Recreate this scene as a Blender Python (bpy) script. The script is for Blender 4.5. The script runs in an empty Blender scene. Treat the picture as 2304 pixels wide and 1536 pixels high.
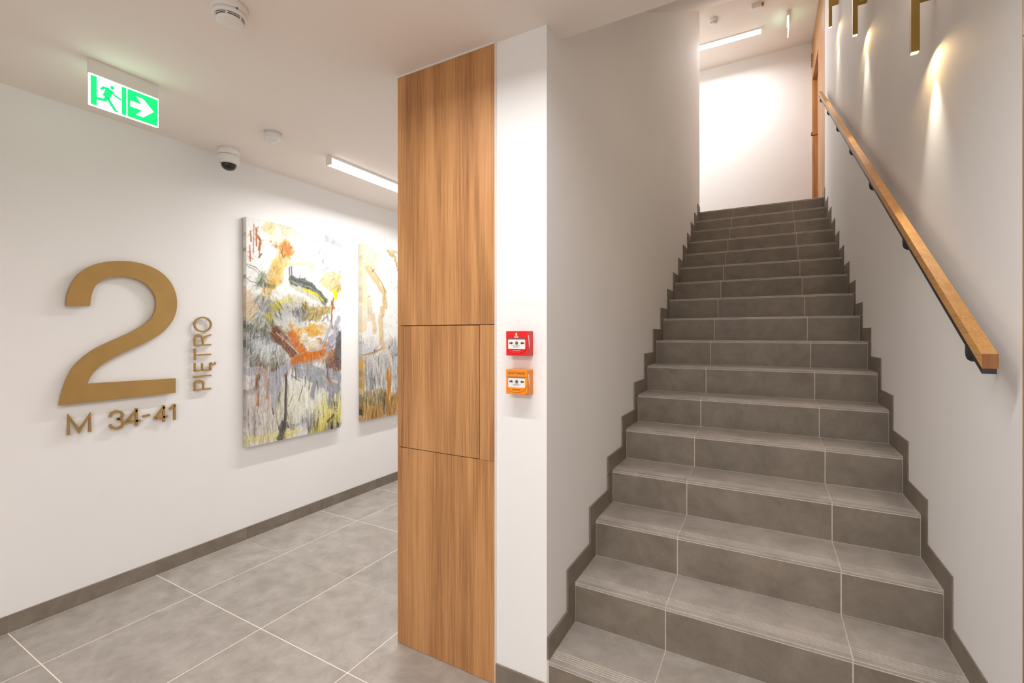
import bpy, bmesh, math, random
import numpy as np
from math import sin, cos, pi, radians
random.seed(7)
D = bpy.data
COL = bpy.context.scene.collection
SC = bpy.context.scene

# ------------------------------------------------------------------ dimensions (metres)
R, T = 0.17217, 0.27809              # riser, going
XL, XR = -0.7316, 0.5495             # stair between these walls
Y1 = 1.5977                          # first nosing
YP = 1.6016                          # front plane of the middle wall
XW = -3.1607                         # left wall
C = 2.6089                           # hall ceiling
EYE = 1.4198
YT, ZT = Y1 + 16*T, 17*R             # landing nosing
YWE = 6.171                          # end of the wall left of the stair
ZC2 = 5.477                          # upper ceiling
YF = 7.58                            # far wall upstairs
SL = R/T

# ------------------------------------------------------------------ camera
cd = D.cameras.new('camera'); cam = D.objects.new('camera', cd); COL.objects.link(cam)
cam.location = (0, 0, EYE); cam.rotation_euler = (pi/2, 0, 0.5072)
cd.sensor_width = 36; cd.sensor_fit = 'HORIZONTAL'; cd.lens = 1031.42*36/2304
cd.shift_y = -(768-752.78)/2304
cd.clip_start = 0.02; cd.clip_end = 100
SC.camera = cam

# ------------------------------------------------------------------ world, exposure, large lamps
w = D.worlds.new('world'); SC.world = w; w.use_nodes = True
w.node_tree.nodes['Background'].inputs[0].default_value = (0.5, 0.48, 0.45, 1)
w.node_tree.nodes['Background'].inputs[1].default_value = 0.05
SC.view_settings.view_transform = 'Standard'; SC.view_settings.look = 'None'
SC.view_settings.exposure = 0.60; SC.view_settings.gamma = 1.0
SC.view_settings.use_curve_mapping = False
SC.cycles.max_bounces = 10; SC.cycles.diffuse_bounces = 7; SC.cycles.glossy_bounces = 4
SC.cycles.sample_clamp_indirect = 6.0

def area(name, loc, sx, sy, power, col, rot=(0,0,0), spread=166):
    l = D.lights.new(name, 'AREA'); l.shape = 'RECTANGLE'; l.size = sx; l.size_y = sy
    l.energy = power; l.color = col; l.spread = radians(spread)
    o = D.objects.new(name, l); COL.objects.link(o); o.location = loc; o.rotation_euler = rot
    return o
NEUT = (1.0, 0.992, 0.99)
P_CORR, P_HALL, P_HALL2, P_UP, P_UP2 = 17.5, 13.5, 53, 25, 16
area('light_corridor', (-2.545, 2.72, C-.066), .042, 1.26, P_CORR, NEUT)
area('fill_corridor_far', (-2.545, 5.0, C-.066), .042, 1.26, 12, NEUT)  # added fill, out of view farther down the corridor
area('light_hall', (-0.70, 0.90, C-.066), 1.26, .042, P_HALL, NEUT)
area('fill_hall_rear', (-0.1, -1.5, C-.066), 1.26, .042, P_HALL2, NEUT)  # added fill behind the camera, lifts the ambient light of the hall
area('light_landing', (-0.71, 6.91, ZC2-.066), 1.26, .042, P_UP, NEUT)
area('fill_landing_far', (-2.6, 6.91, ZC2-.066), .9, .042, P_UP2, NEUT)  # added fill, unseen in the upper corridor behind the stair wall

# ------------------------------------------------------------------ materials
def mat(name):
    m = D.materials.new(name); m.use_nodes = True
    return m, m.node_tree.nodes, m.node_tree.links, m.node_tree.nodes['Principled BSDF']
def plain(name, col, rough=.5, metal=0, spec=.5, noise=0.04, scale=30, bump=0):
    m, n, l, b = mat(name)
    tc = n.new('ShaderNodeTexCoord'); nz = n.new('ShaderNodeTexNoise')
    nz.inputs['Scale'].default_value = scale; nz.inputs['Detail'].default_value = 3
    l.new(tc.outputs['Object'], nz.inputs['Vector'])
    r = n.new('ShaderNodeValToRGB')
    r.color_ramp.elements[0].position = .3; r.color_ramp.elements[1].position = .7
    r.color_ramp.elements[0].color = tuple(c*(1-noise) for c in col)+(1,)
    r.color_ramp.elements[1].color = tuple(min(1, c*(1+noise)) for c in col)+(1,)
    l.new(nz.outputs['Fac'], r.inputs['Fac']); l.new(r.outputs['Color'], b.inputs['Base Color'])
    b.inputs['Roughness'].default_value = rough; b.inputs['Metallic'].default_value = metal
    b.inputs['Specular IOR Level'].default_value = spec
    if bump:
        bp = n.new('ShaderNodeBump'); bp.inputs['Strength'].default_value = bump
        bp.inputs['Distance'].default_value = .002
        n2 = n.new('ShaderNodeTexNoise'); n2.inputs['Scale'].default_value = scale*8
        l.new(tc.outputs['Object'], n2.inputs['Vector'])
        l.new(n2.outputs['Fac'], bp.inputs['Height']); l.new(bp.outputs['Normal'], b.inputs['Normal'])
    return m
def glow(name, col, strength):
    m, n, l, b = mat(name)
    b.inputs['Base Color'].default_value = col+(1,)
    b.inputs['Emission Color'].default_value = col+(1,)
    b.inputs['Emission Strength'].default_value = strength
    return m
M = {}
M['paint'] = plain('wall_paint', (.80, .787, .777), .75, spec=.25, noise=.008, scale=2.5, bump=.04)
M['ceil'] = plain('ceiling_paint', (.82, .752, .695), .85, spec=.2, noise=.008, scale=2)
M['grout'] = plain('pale_grout', (.78, .72, .64), .9, spec=.2, noise=.06, scale=60)
M['mortar'] = plain('stair_mortar', (.60, .54, .46), .9, spec=.2, noise=.08, scale=60)
M['brass'] = plain('brushed_brass', (.36, .235, .065), .5, metal=.7, noise=.06, scale=12)
M['letter'] = plain('brass_paint', (.42, .26, .085), .42, metal=.55, noise=.05, scale=9)
M['black'] = plain('black_steel', (.018, .018, .02), .45, noise=.05)
M['white'] = plain('white_plastic', (.78, .76, .73), .4, noise=.01)
M['grey'] = plain('grey_print', (.30, .30, .30), .5, noise=.02)
M['red'] = plain('red_plastic', (.70, .012, .014), .28, noise=.02)
M['orange'] = plain('orange_plastic', (.86, .25, .006), .28, noise=.02)
M['ink'] = plain('dark_print', (.05, .045, .04), .5, noise=.02)
M['disc'] = plain('brown_disc', (.16, .12, .08), .4, noise=.05)
M['alu'] = plain('white_aluminium', (.75, .73, .70), .35, noise=.01)
M['dark'] = plain('dark_gap', (.03, .022, .015), .8, noise=.05)
M['canvas'] = plain('raw_canvas_edge', (.60, .56, .48), .8, noise=.15, scale=20)
M['lens'] = plain('smoked_dome', (.012, .013, .014), .07, noise=.02)
M['tube'] = glow('lamp_diffuser', (1, .985, .97), 1.15)
M['tip'] = glow('sconce_lens', (1, .80, .45), 14.0)
M['sign_green'] = glow('sign_green', (0.0, .72, .125), 1.0)
M['sign_white'] = glow('sign_white', (.90, 1, .96), 3.0)

def stone(name, base, dark, rough=.42, rnd=.10):
    m, n, l, b = mat(name)
    geo = n.new('ShaderNodeNewGeometry'); oi = n.new('ShaderNodeObjectInfo')
    sc = n.new('ShaderNodeVectorMath'); sc.operation = 'SCALE'; sc.inputs[3].default_value = 9
    cx = n.new('ShaderNodeCombineXYZ')
    l.new(oi.outputs['Random'], cx.inputs[0]); l.new(oi.outputs['Random'], cx.inputs[1])
    l.new(cx.outputs[0], sc.inputs[0])
    ad = n.new('ShaderNodeVectorMath'); l.new(geo.outputs['Position'], ad.inputs[0]); l.new(sc.outputs[0], ad.inputs[1])
    n1 = n.new('ShaderNodeTexNoise'); n1.inputs['Scale'].default_value = 7.5; n1.inputs['Detail'].default_value = 7; n1.inputs['Roughness'].default_value = .68
    n1.inputs['Distortion'].default_value = .35
    l.new(ad.outputs[0], n1.inputs['Vector'])
    r = n.new('ShaderNodeValToRGB'); r.color_ramp.elements[0].position = .30; r.color_ramp.elements[1].position = .68
    r.color_ramp.elements[0].color = dark+(1,); r.color_ramp.elements[1].color = base+(1,)
    l.new(n1.outputs['Fac'], r.inputs['Fac'])
    n2 = n.new('ShaderNodeTexNoise'); n2.inputs['Scale'].default_value = 140; n2.inputs['Detail'].default_value = 2
    l.new(ad.outputs[0], n2.inputs['Vector'])
    mp = n.new('ShaderNodeMapRange'); mp.inputs['To Min'].default_value = .93; mp.inputs['To Max'].default_value = 1.07
    l.new(n2.outputs['Fac'], mp.inputs['Value'])
    mr = n.new('ShaderNodeMapRange'); mr.inputs['To Min'].default_value = 1-rnd/2; mr.inputs['To Max'].default_value = 1+rnd/2
    l.new(oi.outputs['Random'], mr.inputs['Value'])
    mu = n.new('ShaderNodeMath'); mu.operation = 'MULTIPLY'; l.new(mp.outputs[0], mu.inputs[0]); l.new(mr.outputs[0], mu.inputs[1])
    s2 = n.new('ShaderNodeVectorMath'); s2.operation = 'SCALE'; l.new(r.outputs['Color'], s2.inputs[0]); l.new(mu.outputs[0], s2.inputs[3])
    l.new(s2.outputs[0], b.inputs['Base Color'])
    rr = n.new('ShaderNodeMapRange'); rr.inputs['To Min'].default_value = rough-.07; rr.inputs['To Max'].default_value = rough+.1
    l.new(n1.outputs['Fac'], rr.inputs['Value']); l.new(rr.outputs[0], b.inputs['Roughness'])
    return m
M['floor_tile'] = stone('floor_stone', (.41, .372, .335), (.27, .238, .207))
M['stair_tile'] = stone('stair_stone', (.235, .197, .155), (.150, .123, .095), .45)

def wood(name, light, mid, dark, scale=1.0, axis='Z', rough=.42, shift=True, rings=.10):
    m, n, l, b = mat(name)
    tc = n.new('ShaderNodeTexCoord'); mp = n.new('ShaderNodeMapping')
    k = {'Z': (1, 1, .09), 'Y': (1, .09, 1)}[axis]
    mp.inputs['Scale'].default_value = tuple(v*scale for v in k)
    l.new(tc.outputs['Object'], mp.inputs['Vector'])
    ad = n.new('ShaderNodeVectorMath'); l.new(mp.outputs[0], ad.inputs[0])
    oi = n.new('ShaderNodeObjectInfo'); cb = n.new('ShaderNodeCombineXYZ'); mm = n.new('ShaderNodeMath'); mm.operation = 'MULTIPLY'; mm.inputs[1].default_value = 1.3 if shift else 0
    l.new(oi.outputs['Random'], mm.inputs[0]); l.new(mm.outputs[0], cb.inputs[0]); l.new(mm.outputs[0], cb.inputs[2]); l.new(cb.outputs[0], ad.inputs[1])
    # broad veneer leaves and cathedral rings
    nb = n.new('ShaderNodeTexNoise'); nb.inputs['Scale'].default_value = 4.2; nb.inputs['Detail'].default_value = 2; nb.inputs['Distortion'].default_value = .4
    l.new(ad.outputs[0], nb.inputs['Vector'])
    mul = n.new('ShaderNodeMath'); mul.operation = 'MULTIPLY'; mul.inputs[1].default_value = 26
    l.new(nb.outputs['Fac'], mul.inputs[0])
    si = n.new('ShaderNodeMath'); si.operation = 'SINE'; l.new(mul.outputs[0], si.inputs[0])
    # fine straight pores
    mp2 = n.new('ShaderNodeMapping'); k2 = {'Z': (1, 1, .018), 'Y': (1, .018, 1)}[axis]
    mp2.inputs['Scale'].default_value = tuple(v*scale for v in k2); l.new(tc.outputs['Object'], mp2.inputs['Vector'])
    nf = n.new('ShaderNodeTexNoise'); nf.inputs['Scale'].default_value = 150; nf.inputs['Detail'].default_value = 4; nf.inputs['Roughness'].default_value = .7
    l.new(mp2.outputs[0], nf.inputs['Vector'])
    ns = n.new('ShaderNodeTexNoise'); ns.inputs['Scale'].default_value = 22; ns.inputs['Detail'].default_value = 3
    l.new(mp2.outputs[0], ns.inputs['Vector'])
    a1 = n.new('ShaderNodeMath'); a1.operation = 'MULTIPLY_ADD'; a1.inputs[1].default_value = rings; l.new(si.outputs[0], a1.inputs[0]); 
    a0 = n.new('ShaderNodeMath'); a0.operation = 'MULTIPLY_ADD'; a0.inputs[1].default_value = 1.0; a0.inputs[2].default_value = -.23
    l.new(nf.outputs['Fac'], a0.inputs[0]); 
    a2 = n.new('ShaderNodeMath'); a2.operation = 'MULTIPLY_ADD'; a2.inputs[1].default_value = .45; l.new(ns.outputs['Fac'], a2.inputs[0]); l.new(a0.outputs[0], a2.inputs[2])
    l.new(a2.outputs[0], a1.inputs[2])
    r = n.new('ShaderNodeValToRGB'); e = r.color_ramp.elements
    e[0].position = .22; e[0].color = dark+(1,); e[1].position = .78; e[1].color = light+(1,)
    x = e.new(.5); x.color = mid+(1,)
    l.new(a1.outputs[0], r.inputs['Fac']); l.new(r.outputs['Color'], b.inputs['Base Color'])
    b.inputs['Roughness'].default_value = rough; b.inputs['Specular IOR Level'].default_value = .4
    bp = n.new('ShaderNodeBump'); bp.inputs['Strength'].default_value = .12; bp.inputs['Distance'].default_value = .001
    l.new(nf.outputs['Fac'], bp.inputs['Height']); l.new(bp.outputs['Normal'], b.inputs['Normal'])
    return m
M['wood'] = wood('walnut_veneer', (.60, .315, .128), (.46, .222, .084), (.28, .122, .044))
M['oak'] = wood('oak_rail', (.66, .37, .135), (.56, .29, .09), (.36, .165, .055), 1.6, 'Y', rings=.03)
M['end'] = wood('oak_end_grain', (.34, .15, .05), (.27, .11, .035), (.18, .07, .022), 3.0, rings=.1)
M['door'] = wood('door_veneer', (.48, .22, .085), (.38, .16, .06), (.26, .10, .035))

# ------------------------------------------------------------------ mesh helpers
class MB:
    def __init__(s): s.v = []; s.f = []; s.sm = []
    def add(s, vs, fs, smooth=False):
        o = len(s.v); s.v += [tuple(v) for v in vs]
        for f in fs: s.f.append([i+o for i in f]); s.sm.append(smooth)
        return s
    def box(s, x0, x1, y0, y1, z0, z1):
        vs = [(x, y, z) for z in (z0, z1) for y in (y0, y1) for x in (x0, x1)]
        return s.add(vs, [(0, 2, 3, 1), (4, 5, 7, 6), (0, 1, 5, 4), (2, 6, 7, 3), (0, 4, 6, 2), (1, 3, 7, 5)])
    def prism(s, poly, ax, a, b):
        """poly in the two other axes (order: X->(y,z)  Y->(x,z)  Z->(x,y)), extruded a..b along ax"""
        n = len(poly)
        def P(p, t): return {'X': (t, p[0], p[1]), 'Y': (p[0], t, p[1]), 'Z': (p[0], p[1], t)}[ax]
        vs = [P(p, a) for p in poly]+[P(p, b) for p in poly]
        fs = [tuple(range(n))[::-1], tuple(range(n, 2*n))]+[(i, (i+1) % n, n+(i+1) % n, n+i) for i in range(n)]
        return s.add(vs, fs)
    def lathe(s, prof, cx=0, cy=0, cz=0, n=40, smooth=True):
        """prof: list of (r, z); spun about Z; r==0 ends are closed"""
        vs = []; fs = []
        for r, z in prof:
            for i in range(n):
                a = 2*pi*i/n; vs.append((cx+max(r, 1e-5)*cos(a), cy+max(r, 1e-5)*sin(a), cz+z))
        for k in range(len(prof)-1):
            for i in range(n):
                j = (i+1) % n; fs.append((k*n+i, k*n+j, (k+1)*n+j, (k+1)*n+i))
        return s.add(vs, fs, smooth)
    def tube(s, pts, r, n=10):
        """round bar along points"""
        vs = []; fs = []
        P = [np.array(p, float) for p in pts]
        for i, p in enumerate(P):
            t = P[min(i+1, len(P)-1)]-P[max(i-1, 0)]; t /= np.linalg.norm(t)
            u = np.cross(t, (0, 0, 1.)) if abs(t[2]) < .9 else np.cross(t, (1., 0, 0))
            u /= np.linalg.norm(u); v = np.cross(t, u)
            for k in range(n):
                a = 2*pi*k/n; vs.append(p+r*(cos(a)*u+sin(a)*v))
        for i in range(len(P)-1):
            for k in range(n):
                j = (k+1) % n; fs.append((i*n+k, i*n+j, (i+1)*n+j, (i+1)*n+k))
        fs += [tuple(range(n))[::-1], tuple(range((len(P)-1)*n, len(P)*n))]
        return s.add(vs, fs, True)
    def ribbon(s, pts, w, ax, a, b, closed=False):
        """flat stroke of width w along 2D points, mitred, extruded a..b along ax"""
        P = [np.array(p, float) for p in pts]; n = len(P)
        if closed: P = P[:-1]; n -= 1
        L_, R_ = [], []
        for i in range(n):
            if closed: d0 = P[i]-P[i-1]; d1 = P[(i+1) % n]-P[i]
            else:
                d1 = P[i+1]-P[i] if i < n-1 else P[i]-P[i-1]
                d0 = P[i]-P[i-1] if i > 0 else d1
            d0 = d0/np.linalg.norm(d0); d1 = d1/np.linalg.norm(d1)
            n0 = np.array([-d0[1], d0[0]]); n1 = np.array([-d1[1], d1[0]])
            m = n0+n1; m /= np.linalg.norm(m); k = min(1/max(m@n0, .3), 2.2)
            L_.append(P[i]+m*w/2*k); R_.append(P[i]-m*w/2*k)
        if closed:
            for i in range(n):
                j = (i+1) % n; s.prism([L_[i], R_[i], R_[j], L_[j]], ax, a, b)
        else: s.prism(L_+R_[::-1], ax, a, b)
        return s
    def mesh(s, name):
        me = D.meshes.new(name); me.from_pydata(s.v, [], s.f)
        bm = bmesh.new(); bm.from_mesh(me); bmesh.ops.recalc_face_normals(bm, faces=bm.faces)
        bm.to_mesh(me); bm.free()
        me.polygons.foreach_set('use_smooth', s.sm[:len(me.polygons)])
        return me
def obj(name, mb, m, parent=None, loc=(0, 0, 0), bevel=0, seg=2):
    me = mb.mesh(name) if isinstance(mb, MB) else mb
    if not me.materials: me.materials.append(m)
    o = D.objects.new(name, me); COL.objects.link(o); o.location = loc
    if parent: o.parent = parent
    if bevel:
        md = o.modifiers.new('bevel', 'BEVEL'); md.width = bevel; md.segments = seg; md.limit_method = 'ANGLE'; md.angle_limit = radians(40)
        md.harden_normals = False
    return o
def struct(name, mb, m, **k):
    o = obj(name, mb, m, **k); o['kind'] = 'structure'; return o
def tag(o, label, cat, group=None):
    o['label'] = label; o['category'] = cat
    if group: o['group'] = group
    return o
def thing(name, label, cat, loc=(0, 0, 0), group=None):
    o = D.objects.new(name, None); COL.objects.link(o); o.location = loc
    o.empty_display_size = .05
    return tag(o, label, cat, group)
def piece(name, me, parent, loc):
    o = D.objects.new(name, me); COL.objects.link(o); o.parent = parent; o.location = loc; return o
def text_mesh(txt, size, m, depth=.0006):
    cu = D.curves.new('lettering', 'FONT'); cu.body = txt; cu.size = size; cu.extrude = depth
    cu.align_x = 'CENTER'; cu.align_y = 'CENTER'
    o = D.objects.new('lettering', cu); COL.objects.link(o)
    dg = bpy.context.evaluated_depsgraph_get()
    me = D.meshes.new_from_object(o.evaluated_get(dg)); D.objects.remove(o)
    me.materials.clear(); me.materials.append(m)
    return me

# ================================================================== the room shell
YB, XE = -2.4, 2.2                    # rear wall, right end of the hall
XB = -1.482                           # left face of the middle wall block
fl = MB().box(XW-.1, XE, YB, 6.0, -.06, -.0007)
floor = struct('floor', fl, M['grout'])
# ceiling over hall, corridor and the first step
cl = MB()
cl.box(XW-.1, XE, YB, YP, C, C+.11)
cl.box(XW-.1, XB, YP, 6.0, C, C+.11)
cl.box(XL-.006, XR, YP, 1.712, C, C+.11)
struct('ceiling', cl, M['ceil'])
struct('wall_left', MB().box(XW-.15, XW, YB, 6.0, -.05, C+.1), M['paint'])
struct('wall_rear', MB().box(XW-.1, XE, YB-.15, YB, -.05, C+.1), M['paint'])
struct('wall_hall_end', MB().box(XE, XE+.15, YB, YP+.1, -.05, C+.1), M['paint'])
struct('wall_corridor_end', MB().box(XW-.1, XB, 6.0, 6.15, -.05, C+.1), M['paint'])
struct('wall_middle', MB().box(XB, XL-.006, YP, YWE, -.02, ZC2), M['paint'])
struct('wall_right', MB().box(XR+.002, XR+.2, YP, 6.018, -.02, ZC2+.05), M['paint'])
struct('wall_hall_right', MB().box(XR+.2, XE, YP+.02, YP+.2, -.02, C+.11), M['paint'])
# sloping ceiling above the stair (underside of the next flight)
z0 = ZC2-SL*(YWE-1.712)
struct('ceiling_sloped', MB().prism([(1.712, z0), (YWE, ZC2), (YWE, ZC2+.15), (1.712, z0+.15)], 'X', XL-.006, XR+.002), M['ceil'])
struct('ceiling_upper', MB().box(XW-.1, XR+.4, YWE+.0005, YF+.15, ZC2, ZC2+.15), M['ceil'])
struct('wall_upper_far', MB().box(XW-.1, XR+.4, YF, YF+.15, ZT-.2, ZC2), M['paint'])
struct('wall_upper_end', MB().box(XW-.15, XW-.1, YWE, YF, ZT-.2, ZC2), M['paint'])
struct('wall_upper_near', MB().box(XW-.1, XB, YWE-.15, YWE, ZT-.2, ZC2), M['paint'])
struct('floor_upper', MB().box(XW-.1, XR+.3, YWE+.002, YF, ZT-.2, ZT), M['stair_tile'])
struct('trim_1', MB().box(-1.492, -.962, YP-.011, YP-.0005, C-.006, C-.0002), M['alu'])
struct('trim_2', MB().box(-.9648, -.9618, YP-.0105, YP-.0005, .0, C-.007), M['alu'])

# ------------------------------------------------------------------ floor tiles (60 cm, pale joints)
gx = [XW+.009, -2.733, -2.139, -1.541, -.941, -.341, .259, .859, 1.459, 2.059, XE]
gy = [-2.264, -1.664, -1.064, -.464, .136, .742, 1.348, 1.876, 2.487, 3.10, 3.70, 4.30, 4.90, 5.50, 6.0]
for i in range(len(gx)-1):
    for j in range(len(gy)-1):
        x0, x1, y0, y1 = gx[i]+.0021, gx[i+1]-.0021, gy[j]+(.0005 if j == 7 else .0021), gy[j+1]-(.0005 if j == 6 else .0021)
        if y0 > YP-.02 and x0 > XB-.02: continue
        y1c = y1
        if x1 > XB and y1 > YP: y1c = YP-.002 if x0 > XB-.1 else y1
        if x0 < XB < x1 and y1 > YP:
            y1c = y1
        if y1c <= y0+.02: continue
        t = MB(); e = .0008
        hx, hy = (x1-x0)/2, (y1c-y0)/2
        vs = [(-hx, -hy, -.008), (hx, -hy, -.008), (hx, hy, -.008), (-hx, hy, -.008),
              (-hx, -hy, -e), (hx, -hy, -e), (hx, hy, -e), (-hx, hy, -e),
              (-hx+e, -hy+e, 0), (hx-e, -hy+e, 0), (hx-e, hy-e, 0), (-hx+e, hy-e, 0)]
        t.add(vs, [(3, 2, 1, 0), (0, 1, 5, 4), (1, 2, 6, 5), (2, 3, 7, 6), (3, 0, 4, 7), (4, 5, 9, 8), (5, 6, 10, 9), (6, 7, 11, 10), (7, 4, 8, 11), (8, 9, 10, 11)])
        obj('tile', t, M['floor_tile'], floor, ((x0+x1)/2, (y0+y1c)/2, 0))

# ------------------------------------------------------------------ baseboards
def tile_strip(parent, pieces, m, bev=.0008):
    for b in pieces: 
        x0, x1, y0, y1, z0, z1 = b
        c = ((x0+x1)/2, (y0+y1)/2, (z0+z1)/2); h = ((x1-x0)/2, (y1-y0)/2, (z1-z0)/2)
        obj('skirting_tile', MB().box(-h[0], h[0], -h[1], h[1], -h[2], h[2]), m, parent, c, bevel=bev, seg=1)
bl = struct('baseboard_left', MB().box(XW, XW+.005, YB, 6.0, 0, .083), M['grout'])
ys = [-2.264, -1.664, -1.064, -.464, .136, .742, 1.348, 1.890, 2.493, 3.10, 3.70, 4.30, 4.90, 5.50, 6.0]
tile_strip(bl, [(XW+.001, XW+.009, a+.0013, b-.0013, .002, .0845) for a, b in zip(ys, ys[1:])], M['stair_tile'])
bp_ = struct('baseboard_middle', MB().box(-.9615, XL-.007, YP-.005, YP, 0, .083), M['mortar'])
tile_strip(bp_, [(-.9612, XL-.0075, YP-.009, YP-.001, .002, .0845)], M['stair_tile'])

# ------------------------------------------------------------------ staircase
st = thing('staircase', 'straight flight of seventeen grey tiled steps between two white walls', 'stairs', (0, 0, 0))
core = MB()
for k in range(17):
    yb = (Y1+(k+1)*T+.014) if k < 16 else YWE+.001
    core.box(XL-.0055, XR+.0015, Y1+k*T+.0022, yb, max(0, (k-2.2)*R), (k+1)*R-.0015)
obj('mortar_bed', core, M['mortar'], st)
def tread_profile(depth, grooves):
    th = .0105
    p = [(0, -th+.002), (0, -.0025), (.001, -.0008), (.0028, 0)]
    if grooves:
        y = .028
        for g in range(5):
            p += [(y, 0), (y+.0008, -.0021), (y+.0046, -.0021), (y+.0054, 0)]; y += .0105
    p += [(depth, 0), (depth, -th), (.002, -th)]
    return p
xs = [XL+.0042, -.350, .250, XR-.0042]
def tread_mesh(x0, x1, depth, grooves):
    pr = tread_profile(depth, grooves); mb = MB()
    n = len(pr); h = (x1-x0)/2
    vs = [(-h, a, b) for a, b in pr]+[(h, a, b) for a, b in pr]
    fs = [(i, (i+1) % n, n+(i+1) % n, n+i) for i in range(n)]
    mb.add(vs, fs); 
    # end caps from a thin fan of quads
    mb.add([(-h, 0, -.0085), (-h, depth, -.0085), (-h, depth, -.0018), (-h, 0, -.0018)], [(0, 1, 2, 3)])
    mb.add([(h, 0, -.0085), (h, depth, -.0085), (h, depth, -.0018), (h, 0, -.0018)], [(3, 2, 1, 0)])
    return mb.mesh('tread_tile')
tm = []; rm = []; tml = []
for i in range(3):
    a, b = xs[i]+(.002 if i else 0), xs[i+1]-(.002 if i < 2 else 0)
    me = tread_mesh(a, b, T+.012, True); me.materials.append(M['floor_tile']); tm.append(((a+b)/2, me))
    me = tread_mesh(a, b, YWE-YT, True); me.materials.append(M['floor_tile']); tml.append(((a+b)/2, me))
    h = (b-a)/2
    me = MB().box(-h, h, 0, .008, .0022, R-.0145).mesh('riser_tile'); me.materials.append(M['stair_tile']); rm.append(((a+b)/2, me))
for k in range(17):
    for i in range(3):
        x, me = (tm if k < 16 else tml)[i]
        piece('tread_tile', me, st, (x, Y1+k*T, (k+1)*R))
        x, me = rm[i]
        piece('riser_tile', me, st, (x, Y1+k*T+.0010, k*R))

# stepped skirting on both walls
def skirt(name, xa, xb, side, th=.0085):
    SH, SW = .085, .076
    base = MB(); pcs = []
    for k in range(17):
        yk = Y1+k*T; z = (k+1)*R
        yn = (Y1+(k+1)*T-SW) if k < 16 else YWE-.002
        ya = max(yk-SW, YP+.001)
        base.box(min(xa, xb), max(xa, xb), ya+.0025, yn, z-.004, z+SH-.001)
        if k: base.box(min(xa, xb), max(xa, xb), ya+.0025, yk+.005, k*R-.004, z)
        o0, o1 = (xa, xa+side*th)
        x0, x1 = min(o0, o1), max(o0, o1)
        pcs.append((x0, x1, ya+.0003, yn-.001, z+.0012, z+SH))
        if k: pcs.append((x0, x1, ya+.0003, yk+.006, k*R+.0012, z-.0012))
    b = struct(name, base, M['grout'])
    tile_strip(b, pcs, M['stair_tile'], .0005)
skirt('baseboard_stair_left', XL-.006, XL-.0005, 1)
skirt('baseboard_stair_right', XR+.002, XR-.0003, -1, .0045)

# ================================================================== wooden cladding of the middle wall
wc = thing('wall_cladding', 'tall walnut veneer cladding with a flush square hatch on the pillar', 'wall panel', (-1.22, YP, 0))
def wpanel(name, x0, x1, z0, z1, par=wc, org=(-1.22, YP, 0), y0=-.0075, y1=-.0002, m='wood'):
    cxx, czz = (x0+x1)/2, (z0+z1)/2
    mb = MB().box(x0-org[0], x1-org[0], y0, y1, z0, z1)
    return obj(name, mb, M[m], par, (0, 0, 0), bevel=.0007, seg=1)
wpanel('upper_panel', -1.4905, -.9652, 1.4625, C-.0062)
wpanel('lower_panel', -1.4905, -.9652, .0015, .9025)
wpanel('edge_strip', -1.4905, -1.4585, .9055, 1.4605)
wpanel('side_panel', -1.0385, -.9652, .9035, 1.4605)
wpanel('access_hatch', -1.4560, -1.0415, .9055, 1.4585)
obj('backing', MB().box(-.268, .2545, -.0015, -.0001, .88, 1.48), M['dark'], wc)
# cladding at the extreme right, on the wall beside the stair opening
rc = thing('wall_cladding', 'walnut cladding strip at the right edge, beyond the stair opening', 'wall panel', (1.3, YP, 0))
for a, b in ((.0015, 2.152), (2.156, C-.002)):
    obj('upper_panel' if a > 1 else 'lower_panel', MB().box(XR+.0022-1.3, XE-1.3, -.014, -.0004, a, b), M['wood'], rc)
# wood lining and door of the flat at the top of the stair
YD0, YD1, ZD = 6.708, 7.517, 4.925
uc = thing('wall_cladding', 'walnut lining around the flat door at the top of the stair', 'wall panel', (XR, 6.8, ZT))
mb = MB().box(0, .06, 6.0185-6.8, YD0-6.8, 0, ZC2-ZT-.001); obj('side_panel', mb, M['wood'], uc)
obj('header_panel', MB().box(0, .06, YD0-6.8+.0005, YD1-6.8-.0005, ZD-ZT, ZC2-ZT-.001), M['wood'], uc)
obj('edge_strip', MB().box(0, .06, YD1-6.8, YF-6.8-.001, 0, ZC2-ZT-.001), M['wood'], uc)
dr = struct('door_1', MB().box(XR+.052, XR+.095, YD0, YD1, ZT+.003, ZD-.001), M['door'])
obj('door_handle', MB().tube([(XR+.052, 7.44, 4.13), (XR-.012, 7.44, 4.13), (XR-.02, 7.42, 4.13), (XR-.02, 7.32, 4.13)], .008).lathe([(0, 0), (.022, 0), (.022, .0)], XR, 7.44, 4.13), M['brass'], dr)
struct('wall_upper_right', MB().box(XR+.2, XR+.3, 6.018, YF, ZT-.2, ZC2), M['paint'])
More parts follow.
